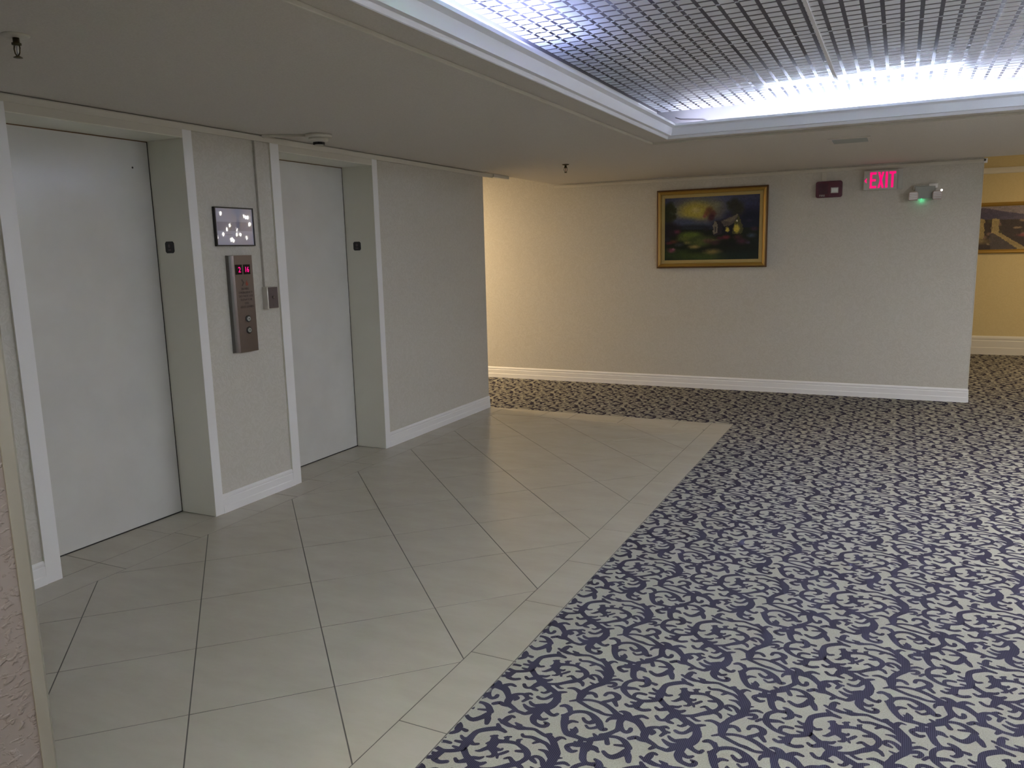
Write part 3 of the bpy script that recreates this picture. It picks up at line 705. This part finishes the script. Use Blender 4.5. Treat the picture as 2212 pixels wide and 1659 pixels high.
MB().prism([(3.868, 1.500), (3.876, 1.502), (3.880, 1.492), (3.893, 1.482), (3.885, 1.470), (3.876, 1.458), (3.868, 1.460), (3.878, 1.474), (3.879, 1.484), (3.872, 1.490)], XF, XF + .0006, 'x').build('stair_figure', M_ENGRAVE, t)
MB().prism([(3.905, 1.460), (3.922, 1.460), (3.926, 1.472), (3.919, 1.478), (3.914, 1.495), (3.908, 1.482), (3.903, 1.476)], XF, XF + .0006, 'x').build('flame_symbol', M_FLAME, t)
for k, tx in enumerate(('IN FIRE', 'EMERGENCY', 'DO NOT USE', 'ELEVATOR', 'USE', 'EXIT STAIRS')):
    lettering('engraved_text', tx, 0.0205, M_ENGRAVE, t, (XF + .0004, 3.896 + k * .0014, 1.438 - k * 0.0232), '+x', 1.05)
for z, up_ in ((1.243, 1), (1.168, -1)):
    b = MB().lathe([(0.023, 0), (0.023, 0.003), (0.020, 0.004)], (XF, 3.902, z), 'x', 28).build('button', M_BLACK, t)
    MB().lathe([(0.0155, 0.004), (0.0155, 0.0068), (0.013, 0.008)], (XF, 3.902, z), 'x', 24).build('button_cap', M_GREY, b)
    MB().prism([(3.896, z - .004 * up_), (3.908, z - .004 * up_), (3.902, z + .007 * up_)], XF + .008, XF + .0086, 'x').build('arrow', M_BLACK, b)
# key switch box and its raceway
t = thing('key_switch_box', 'small surface box with dark metal key switch plate beside the second elevator', 'switch box', (WX, 4.14, 1.29))
MB().box((WX, 4.088, 1.292), (WX + .045, 4.186, 1.440)).build('box', M_CREAM, t, .002)
fp = MB().box((WX + .045, 4.098, 1.296), (WX + .047, 4.187, 1.438)).build('faceplate', M_DKSTEEL, t)
MB().lathe([(.009, 0), (.009, .004), (.006, .005)], (WX + .047, 4.142, 1.370), 'x', 16).build('key_cylinder', M_STEEL, fp)
for z in (1.418, 1.316): MB().lathe([(.004, 0), (.003, .0012)], (WX + .047, 4.142, z), 'x', 10).build('screw', M_STEEL, fp)
rw = MB().box((WX, 4.100, 1.4405), (WX + .020, 4.180, 2.400)).build('wall_raceway', M_WALL, None, .003)
tag(rw, 'wide vertical cable raceway papered like the wall, rising from the key switch box', 'raceway')

# ================================================================= FAR WALL FIXTURES (face y=YP, normal -Y)
def ramp_blob(img, u, v, cu, cv, ru, rv, col, a=1.0, soft=0.35):
    d = np.sqrt(((u - cu) / ru) ** 2 + ((v - cv) / rv) ** 2); k = np.clip((1 - d) / soft, 0, 1) * a
    img += (np.array(col) / 255.0 - img) * k[..., None]
def poly_fill(img, u, v, pts, col, a=1.0):
    ins = np.zeros(u.shape, bool); n = len(pts)
    for i in range(n):
        (x1, y1), (x2, y2) = pts[i], pts[(i + 1) % n]
        cnd = ((y1 > v) != (y2 > v)); xx = (x2 - x1) * (v - y1) / ((y2 - y1) or 1e-9) + x1; ins ^= cnd & (u < xx)
    img[ins] += (np.array(col) / 255.0 - img[ins]) * a
def canvas(name, W, Hh, x0, x1, z0, z1, y, paint, parent, gain, seed):
    rs = np.random.RandomState(seed); us = (np.arange(W) + .5) / W; vs = (np.arange(Hh) + .5) / Hh; u, v = np.meshgrid(us, vs)
    img = np.zeros((Hh, W, 3)); 
    nz = np.kron(rs.rand(Hh // 4 + 1, W // 4 + 1), np.ones((4, 4)))[:Hh, :W]; nz2 = rs.rand(Hh, W)
    uu = u + (nz - .5) * .012; vv = v + (nz2 - .5) * .014
    paint(img, uu, vv); img *= (0.86 + 0.28 * nz2 * .6 + .28 * nz * .4)[..., None]
    g_ = img.mean(2, keepdims=True); img = g_ + (img - g_) * 0.82
    lin = np.clip(img, 0, 1) ** 2.2 * gain
    gx = np.linspace(x0, x1, W + 1); gz = np.linspace(z1, z0, Hh + 1); X, Z = np.meshgrid(gx, gz); V = np.stack([X.ravel(), np.full(X.size, y), Z.ravel()], 1)
    idx = np.arange((W + 1) * (Hh + 1)).reshape(Hh + 1, W + 1); q = np.stack([idx[1:, :-1], idx[1:, 1:], idx[:-1, 1:], idx[:-1, :-1]], -1).reshape(-1, 4)
    me = bpy.data.meshes.new(name); me.vertices.add(len(V)); me.vertices.foreach_set('co', V.astype('f').ravel()); me.loops.add(q.size); me.loops.foreach_set('vertex_index', q.astype('i').ravel())
    me.polygons.add(len(q)); me.polygons.foreach_set('loop_start', np.arange(len(q), dtype='i') * 4); me.update(calc_edges=True)
    ca = me.color_attributes.new('paint', 'FLOAT_COLOR', 'CORNER'); c4 = np.ones((len(q), 4, 4), 'f'); c4[:, :, :3] = lin.reshape(-1, 1, 3); ca.data.foreach_set('color', c4.ravel())
    m = mat(name + '_oils', (.1, .1, .1), 0.45, spec=0.3); at = N(m, 'ShaderNodeVertexColor'); at.layer_name = 'paint'; L(m, at.outputs[0], bsdf(m).inputs['Base Color']); me.materials.append(m)
    o = bpy.data.objects.new(name, me); C.objects.link(o); o.parent = parent; o.matrix_parent_inverse = Matrix.Translation(-Vector(ROOTS[parent])); return o
def frame_profile(x0, x1, z0, z1, ywall, prof, m, parent, name):
    ywall -= 0.0015
    # prof: (inset, standoff); mitred rectangle
    cs = [(x0, z0, 1, 1), (x1, z0, -1, 1), (x1, z1, -1, -1), (x0, z1, 1, -1)]; n = len(prof)
    for k in range(4):
        a, b = cs[k], cs[(k + 1) % 4]
        vs = [(a[0] + a[2] * i, ywall - s, a[1] + a[3] * i) for i, s in prof] + [(b[0] + b[2] * i, ywall - s, b[1] + b[3] * i) for i, s in prof]
        MB().add(vs, [(i, (i + 1) % n, n + (i + 1) % n, n + i) for i in range(n)] + [tuple(range(n))[::-1], tuple(range(n, 2 * n))]).build(name, m, parent)
def cottage(img, u, v):
    def B(*a, **k): ramp_blob(img, u, v, *a, **k)
    img[:] = np.array((50, 52, 78)) / 255.
    B(.45, .0, .8, .30, (66, 72, 96), .8, soft=.8); B(.95, .3, .3, .5, (38, 40, 66), .8, soft=.8)
    B(.36, .22, .36, .26, (120, 112, 66), .9, soft=.7); B(.33, .22, .22, .18, (142, 130, 50), 1, soft=.6); B(.34, .21, .07, .07, (160, 142, 86), .8, soft=.9)
    B(.55, .13, .10, .06, (120, 116, 80), .5, soft=.9)
    B(.22, .42, .22, .13, (52, 58, 82), .95, soft=.6); B(.40, .46, .16, .10, (60, 64, 78), .8, soft=.7); B(.30, .50, .34, .09, (26, 32, 44), 1, soft=.5)
    B(.72, .33, .12, .12, (38, 38, 62), .9, soft=.6); B(.92, .45, .22, .30, (16, 20, 36), .95, soft=.5); B(.55, .42, .10, .10, (40, 40, 58), .7, soft=.7)
    for cu, cv, r in ((.02, .2, .07), (.06, .14, .06), (.10, .2, .04), (.04, .32, .08), (.10, .3, .035)): B(cu, cv, r, r * 1.7, (34, 38, 22), .95, soft=.6)
    for cu, cv, r, c in ((.48, .22, .05, (86, 54, 40)), (.52, .27, .045, (78, 42, 42)), (.45, .27, .04, (104, 62, 44)), (.50, .33, .05, (60, 30, 40)), (.43, .31, .025, (120, 70, 60))): B(cu, cv, r, r * 1.5, c, .9, soft=.6)
    for cu, cv, r in ((.74, .12, .07), (.79, .18, .07), (.70, .18, .05), (.76, .26, .08), (.81, .24, .05), (.68, .12, .03)): B(cu, cv, r, r * 1.5, (40, 42, 34), .85, soft=.7)
    poly_fill(img, u, v, [(0, .5), (.5, .52), (1, .5), (1, 1), (0, 1)], (18, 22, 16)); B(.05, .5, .16, .14, (22, 18, 26), 1, soft=.5)
    B(.28, .60, .17, .075, (70, 84, 26), 1, soft=.6); B(.22, .66, .12, .06, (72, 80, 30), .9, soft=.7); B(.42, .66, .18, .07, (54, 62, 26), .9, soft=.7); B(.38, .73, .16, .09, (66, 74, 32), .9, soft=.7)
    B(.25, .72, .06, .04, (100, 94, 46), .8, soft=.8); B(.32, .79, .09, .045, (124, 104, 56), .9, soft=.7); B(.50, .69, .14, .03, (84, 78, 40), .8, soft=.7)
    B(.12, .90, .34, .14, (34, 50, 20), .9, soft=.7); B(.45, .95, .4, .09, (48, 60, 22), .9, soft=.7); B(.52, .87, .13, .06, (112, 94, 46), .9, soft=.8); B(.80, .94, .3, .1, (18, 30, 26), .9, soft=.7)
    B(.66, .49, .13, .15, (20, 20, 30), 1, soft=.4)
    poly_fill(img, u, v, [(.52, .44), (.55, .385), (.60, .40), (.70, .38), (.62, .47), (.62, .60), (.54, .62), (.52, .60)], (34, 32, 40))
    poly_fill(img, u, v, [(.52, .47), (.545, .385), (.575, .46), (.57, .58), (.525, .60)], (98, 88, 74)); poly_fill(img, u, v, [(.54, .48), (.552, .48), (.552, .56), (.54, .56)], (60, 54, 54))
    poly_fill(img, u, v, [(.60, .40), (.785, .29), (.74, .42), (.70, .47), (.64, .48)], (72, 64, 60)); poly_fill(img, u, v, [(.64, .39), (.785, .29), (.75, .38), (.70, .42)], (92, 82, 66))
    poly_fill(img, u, v, [(.785, .30), (.835, .50), (.82, .60), (.72, .60), (.74, .43)], (64, 62, 34)); B(.77, .52, .038, .085, (168, 146, 44), 1, soft=.45); B(.77, .40, .012, .02, (190, 180, 150), 1, soft=.6); B(.675, .53, .024, .05, (172, 152, 48), 1, soft=.5)
    for cu, cv, ru, rv, c in ((.08, .56, .09, .07, (40, 24, 36)), (.14, .54, .045, .04, (120, 44, 74)), (.02, .66, .06, .05, (40, 40, 56)), (.10, .70, .06, .035, (110, 56, 32)), (.16, .75, .06, .04, (56, 64, 74)), (.05, .72, .05, .03, (110, 34, 50)),
                              (.075, .84, .05, .045, (160, 58, 96)), (.10, .82, .02, .02, (196, 108, 140)), (.47, .70, .06, .05, (92, 50, 52)), (.55, .73, .06, .05, (82, 46, 50)), (.45, .52, .04, .05, (36, 32, 40)), (.66, .65, .05, .04, (150, 44, 58)), (.60, .66, .05, .035, (104, 32, 50)),
                              (.82, .72, .07, .06, (92, 40, 62)), (.78, .65, .06, .05, (80, 36, 42)), (.92, .63, .06, .045, (62, 78, 102)), (.95, .53, .05, .04, (70, 40, 66)), (.89, .74, .03, .03, (84, 62, 96)), (.90, .40, .04, .03, (44, 40, 60)), (.70, .76, .12, .05, (18, 14, 22)), (.20, .80, .08, .03, (14, 18, 16))): ramp_blob(img, u, v, cu, cv, ru * 1.15, rv * 1.15, tuple(x * .8 for x in c), .75, .8)
def village(img, u, v):
    def B(*a, **k): ramp_blob(img, u, v, *a, **k)
    img[:] = np.array((92, 84, 88)) / 255.
    poly_fill(img, u, v, [(0, .05), (.12, .03), (.3, .12), (.6, .25), (1, .30), (1, .5), (0, .5)], (58, 53, 68)); B(.2, .22, .25, .1, (50, 46, 64), .8, soft=.8)
    B(.8, .12, .3, .08, (108, 100, 96), .7, soft=.9)
    poly_fill(img, u, v, [(0, .30), (1, .34), (1, 1), (0, 1)], (46, 38, 34))
    rs = np.random.RandomState(4)
    for k in range(60):
        cu, cv = rs.rand(), .34 + rs.rand() * .6; c = [(92, 70, 60), (56, 52, 36), (34, 30, 26), (110, 92, 70), (74, 46, 44)][rs.randint(5)]; B(cu, cv, .02 + rs.rand() * .04, .03 + rs.rand() * .04, c, .85, soft=.5)
    for cu, w_, t_, b_ in ((.07, .03, .30, .75), (.20, .035, .30, .66), (.62, .05, .32, .5), (.83, .03, .30, .55)): poly_fill(img, u, v, [(cu, t_), (cu + w_, t_ - .02), (cu + w_ * 2, t_), (cu + w_ * 2, b_), (cu, b_)], (112, 98, 62))
    poly_fill(img, u, v, [(.22, .60), (.27, .60), (.56, 1), (.46, 1)], (108, 94, 60)); poly_fill(img, u, v, [(.18, .64), (.22, .61), (.46, 1), (.2, 1)], (58, 52, 50))
    B(.55, .68, .14, .05, (100, 52, 50), .9, soft=.5); B(.08, .8, .14, .1, (110, 96, 60), .7, soft=.7)
pp = thing('framed_painting', 'gilt framed painting of a cottage with glowing windows at sunset on the far wall', 'painting', (1.925, YP, 1.405))
fx0, fx1, fz0, fz1 = 1.300, 2.540, 1.405, 2.290
frame_profile(fx0, fx1, fz0, fz1, YP, [(0, 0), (0, 0.030), (0.010, 0.042), (0.018, 0.036), (0.018, 0)], M_DKGOLD, pp, 'outer_rim')
frame_profile(fx0, fx1, fz0, fz1, YP, [(0.018, 0), (0.018, 0.036), (0.028, 0.040), (0.045, 0.030), (0.052, 0.016), (0.052, 0)], M_GOLD, pp, 'gilt_moulding')
frame_profile(fx0, fx1, fz0, fz1, YP, [(0.052, 0), (0.052, 0.018), (0.056, 0.020), (0.062, 0.012), (0.090, 0.008), (0.090, 0)], M_GOLDLT, pp, 'liner')
canvas('canvas', 216, 150, fx0 + .088, fx1 - .088, fz0 + .088, fz1 - .088, YP - .006, cottage, pp, 1.45, 3)
p2 = thing('framed_painting', 'hillside village painting in a gold frame in the hall at far right', 'painting', (5.4, 13.257, 1.455))
frame_profile(4.70, 6.10, 1.455, 2.162, 13.257, [(0, 0), (0, 0.028), (0.012, 0.036), (0.03, 0.030), (0.052, 0.012), (0.052, 0)], M_GOLD, p2, 'frame')
canvas('canvas', 160, 84, 4.75, 6.05, 1.505, 2.112, 13.249, village, p2, 2.2, 5)
# fire strobe
t = thing('fire_alarm_strobe', 'dark maroon fire alarm horn strobe high on the far wall', 'fire alarm', (3.155, YP, 2.12))
o = MB(); x0, x1, z0, z1 = 3.025, 3.285, 2.124, 2.292; c = .022
pts = []
for (cx, cz, a0) in ((x1 - c, z1 - c, 0), (x0 + c, z1 - c, 90), (x0 + c, z0 + c, 180), (x1 - c, z0 + c, 270)):
    for k in range(5): a = math.radians(a0 + k * 22.5); pts.append((cx + c * math.cos(a), cz + c * math.sin(a)))
o.prism(pts, YP - .050, YP, 'y'); o.build('housing', M_MAROON, t, .005)
M_GRILL = mat('maroon_grille', (0.035, 0.008, 0.022), .5)
g = MB()
for k in range(9): g.box((3.050, YP - .0535, 2.162 + k * .0125), (3.148, YP - .050, 2.168 + k * .0125))
g.build('horn_grille', M_GRILL, t)
lettering('lettering', 'FIRE', 0.026, M_LTPLAST, t, (3.090, YP - .0515, 2.143), '-y', 1.2)
MB().box((3.158, YP - .054, 2.140), (3.262, YP - .050, 2.280)).build('strobe_panel', M_MAROON, t, .002)
MB().add([(3.175, YP - .054, 2.165), (3.250, YP - .054, 2.165), (3.250, YP - .054, 2.225), (3.175, YP - .054, 2.225), (3.183, YP - .076, 2.175), (3.242, YP - .076, 2.175), (3.242, YP - .076, 2.215), (3.183, YP - .076, 2.215)],
         [(0, 1, 5, 4), (1, 2, 6, 5), (2, 3, 7, 6), (3, 0, 4, 7), (4, 5, 6, 7), (0, 3, 2, 1)]).build('strobe_lens', M_LENS, t, .002)
tag(MB().box((3.080, YP - .018, 2.2925), (3.125, YP, 2.389)).build('wall_raceway', M_CREAM, None, .002), 'short cream raceway between the fire alarm strobe and the ceiling', 'raceway')
# exit sign
t = thing('exit_sign', 'exit sign with glowing pink red letters and left arrow on the far wall', 'exit sign', (3.665, YP, 2.17))
MB().box((3.486, YP - .050, 2.176), (3.800, YP, 2.374)).build('housing', M_LTPLAST, t, .006)
MB().box((3.800, YP - .035, 2.176), (3.850, YP, 2.378)).build('side_panel', M_LTPLAST, t, .004)
ya, yb = YP - .0515, YP - .0500; z0, z1 = 2.194, 2.354; sw = .024
def lt(boxes, polys=()):
    o = MB()
    for a, b, c, d in boxes: o.box((a, ya, b), (c, yb, d))
    for p in polys: o.prism(p, ya, yb, 'y')
    o.build('letter', M_EXITRED, t)
lt([(3.545, z0, 3.566, z1), (3.566, z1 - sw, 3.606, z1), (3.566, z0, 3.608, z0 + sw), (3.566, 2.262, 3.602, 2.262 + sw)])
lt([], [[(3.618, z0), (3.639, z0), (3.679, z1), (3.658, z1)], [(3.618, z1), (3.639, z1), (3.679, z0), (3.658, z0)]])
lt([(3.690, z0, 3.713, z1)])
lt([(3.724, z1 - sw, 3.786, z1), (3.744, z0, 3.766, z1 - sw)])
MB().prism([(3.493, 2.272), (3.517, 2.300), (3.517, 2.285), (3.512, 2.272), (3.517, 2.259), (3.517, 2.244)], YP - .0515, YP - .0505, 'y').build('arrow', M_EXITRED, t)
# emergency light
t = thing('emergency_light', 'two headed emergency light with a green indicator near the far wall edge', 'emergency light', (4.07, YP, 2.03))
MB().box((3.965, YP - .060, 2.068), (4.150, YP, 2.190)).build('housing', M_GREY, t, .006)
MB().box((3.952, YP - .050, 2.158), (4.135, YP, 2.200)).build('top_cover', M_LTPLAST, t, .004)
MB().box((4.090, YP - .058, 2.166), (4.168, YP, 2.212)).build('side_cover', M_COVE, t, .004)
for xx, rot in ((3.955, -1), (4.168, 1)):
    hd = MB().prism([(xx - .040, 2.052), (xx + .038, 2.050), (xx + .044, 2.070), (xx + .042, 2.125), (xx + .030, 2.140), (xx - .034, 2.138), (xx - .044, 2.120), (xx - .044, 2.066)], YP - .105, YP - .050, 'y').build('lamp_head', M_HEAD, t, .004)
    rb = MB()
    for k in range(4): rb.box((xx - .036, YP - .109, 2.063 + k * .018), (xx + .034, YP - .1045, 2.071 + k * .018))
    rb.build('lens_rib', M_LENS, hd)
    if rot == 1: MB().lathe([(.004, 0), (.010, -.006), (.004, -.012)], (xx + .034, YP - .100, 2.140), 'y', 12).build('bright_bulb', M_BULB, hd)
MB().lathe([(.006, 0), (.006, -.004), (.003, -.007)], (4.030, YP - .030, 2.068), 'z', 12).build('green_led', M_GREEN, t)
gl = bpy.data.lights.new('green_led_light', 'POINT'); gl.energy = 0.018; gl.color = (0.05, 1, 0.4); gl.shadow_soft_size = 0.004
go = bpy.data.objects.new('green_led_light', gl); go.location = (4.030, YP - .028, 2.052); C.objects.link(go)

# ================================================================= LAMPS AND ADDED FILL PANELS OUT OF FRAME
def dome(x, y, z, lab):
    t = thing('ceiling_lamp', lab, 'ceiling lamp', (x, y, z))
    MB().lathe([(0.215, 0), (0.215, -0.012), (0.205, -0.014)], (x, y, z), 'z', 32).build('rim', M_BRASS, t)
    MB().lathe([(0.205, -0.012), (0.20, -0.03), (0.02, -0.034)], (x, y, z), 'z', 32).build('glass_dome', M_LAMP, t)
dome(-2.7, 8.0, 2.76, 'warm round ceiling lamp in the corridor beyond the elevators'); dome(6.6, 11.3, 2.92, 'warm round ceiling lamp in the hall at right')
dome(3.3, -1.9, 2.44, 'round ceiling lamp behind the camera')
t = thing('fill_panel', 'added flush rectangular fill light panel in the ceiling outside the picture at right', 'light', (6.3, 5.2, H))  # made-up fixture around the side fill light
fr = MB(); frame(fr, (5.98, 4.06, 6.62, 6.34), (6.02, 4.10, 6.58, 6.30), H - .008, H - .0005); fr.build('panel_frame', M_CROWN, t)
MB().box((6.02, 4.10, H - .004), (6.58, 6.30, H - .0005)).build('diffuser', M_FILLPANEL, t)
t = thing('fill_panel', 'added flush square fill light panel under the louvers behind the camera', 'light', (3.8, 0.1, ZL))  # made-up fixture around the coffer fill light
fr = MB(); frame(fr, (2.86, -.74, 4.74, .94), (2.90, -.70, 4.70, .90), ZL - .009, ZL - .0005); fr.build('panel_frame', M_CROWN, t)
MB().box((2.90, -.70, ZL - .007), (4.70, .90, ZL - .0005)).build('diffuser', M_FILLPANEL, t)
# crystal chandelier in the hall at right: its glints show in the glass of the notice
t = thing('chandelier', 'small crystal chandelier hanging in the hall at right', 'chandelier', (6.25, 10.2, 2.92))
MB().tube([(6.25, 10.2, 2.92), (6.25, 10.2, 2.50)], .006, 8).build('chain', M_BRASS, t)
MB().lathe([(.05, 2.50), (.06, 2.42), (.02, 2.30), (.03, 2.20), (.01, 2.12)], (6.25, 10.2, 0), 'z', 16).build('stem', M_BRASS, t)
rs = random.Random(3)
for k in range(26):
    a = k * 2.4; rr = rs.uniform(.10, .50); z = rs.uniform(1.92, 2.42); px, py = 6.25 + rr * math.cos(a), 10.2 + rr * math.sin(a)
    MB().tube([(6.25, 10.2, 2.36), (6.25 + .5 * rr * math.cos(a), 10.2 + .5 * rr * math.sin(a), 2.44), (px, py, z + .03)], .004, 6).build('arm', M_BRASS, t)
    rb = rs.choice((.005, .006, .008, .011))
    MB().lathe([(rb * .4, .03), (rb, .012), (rb, -.006), (rb * .3, -.03)], (px, py, z), 'z', 10).build('candle_bulb', M_GLINT, t)
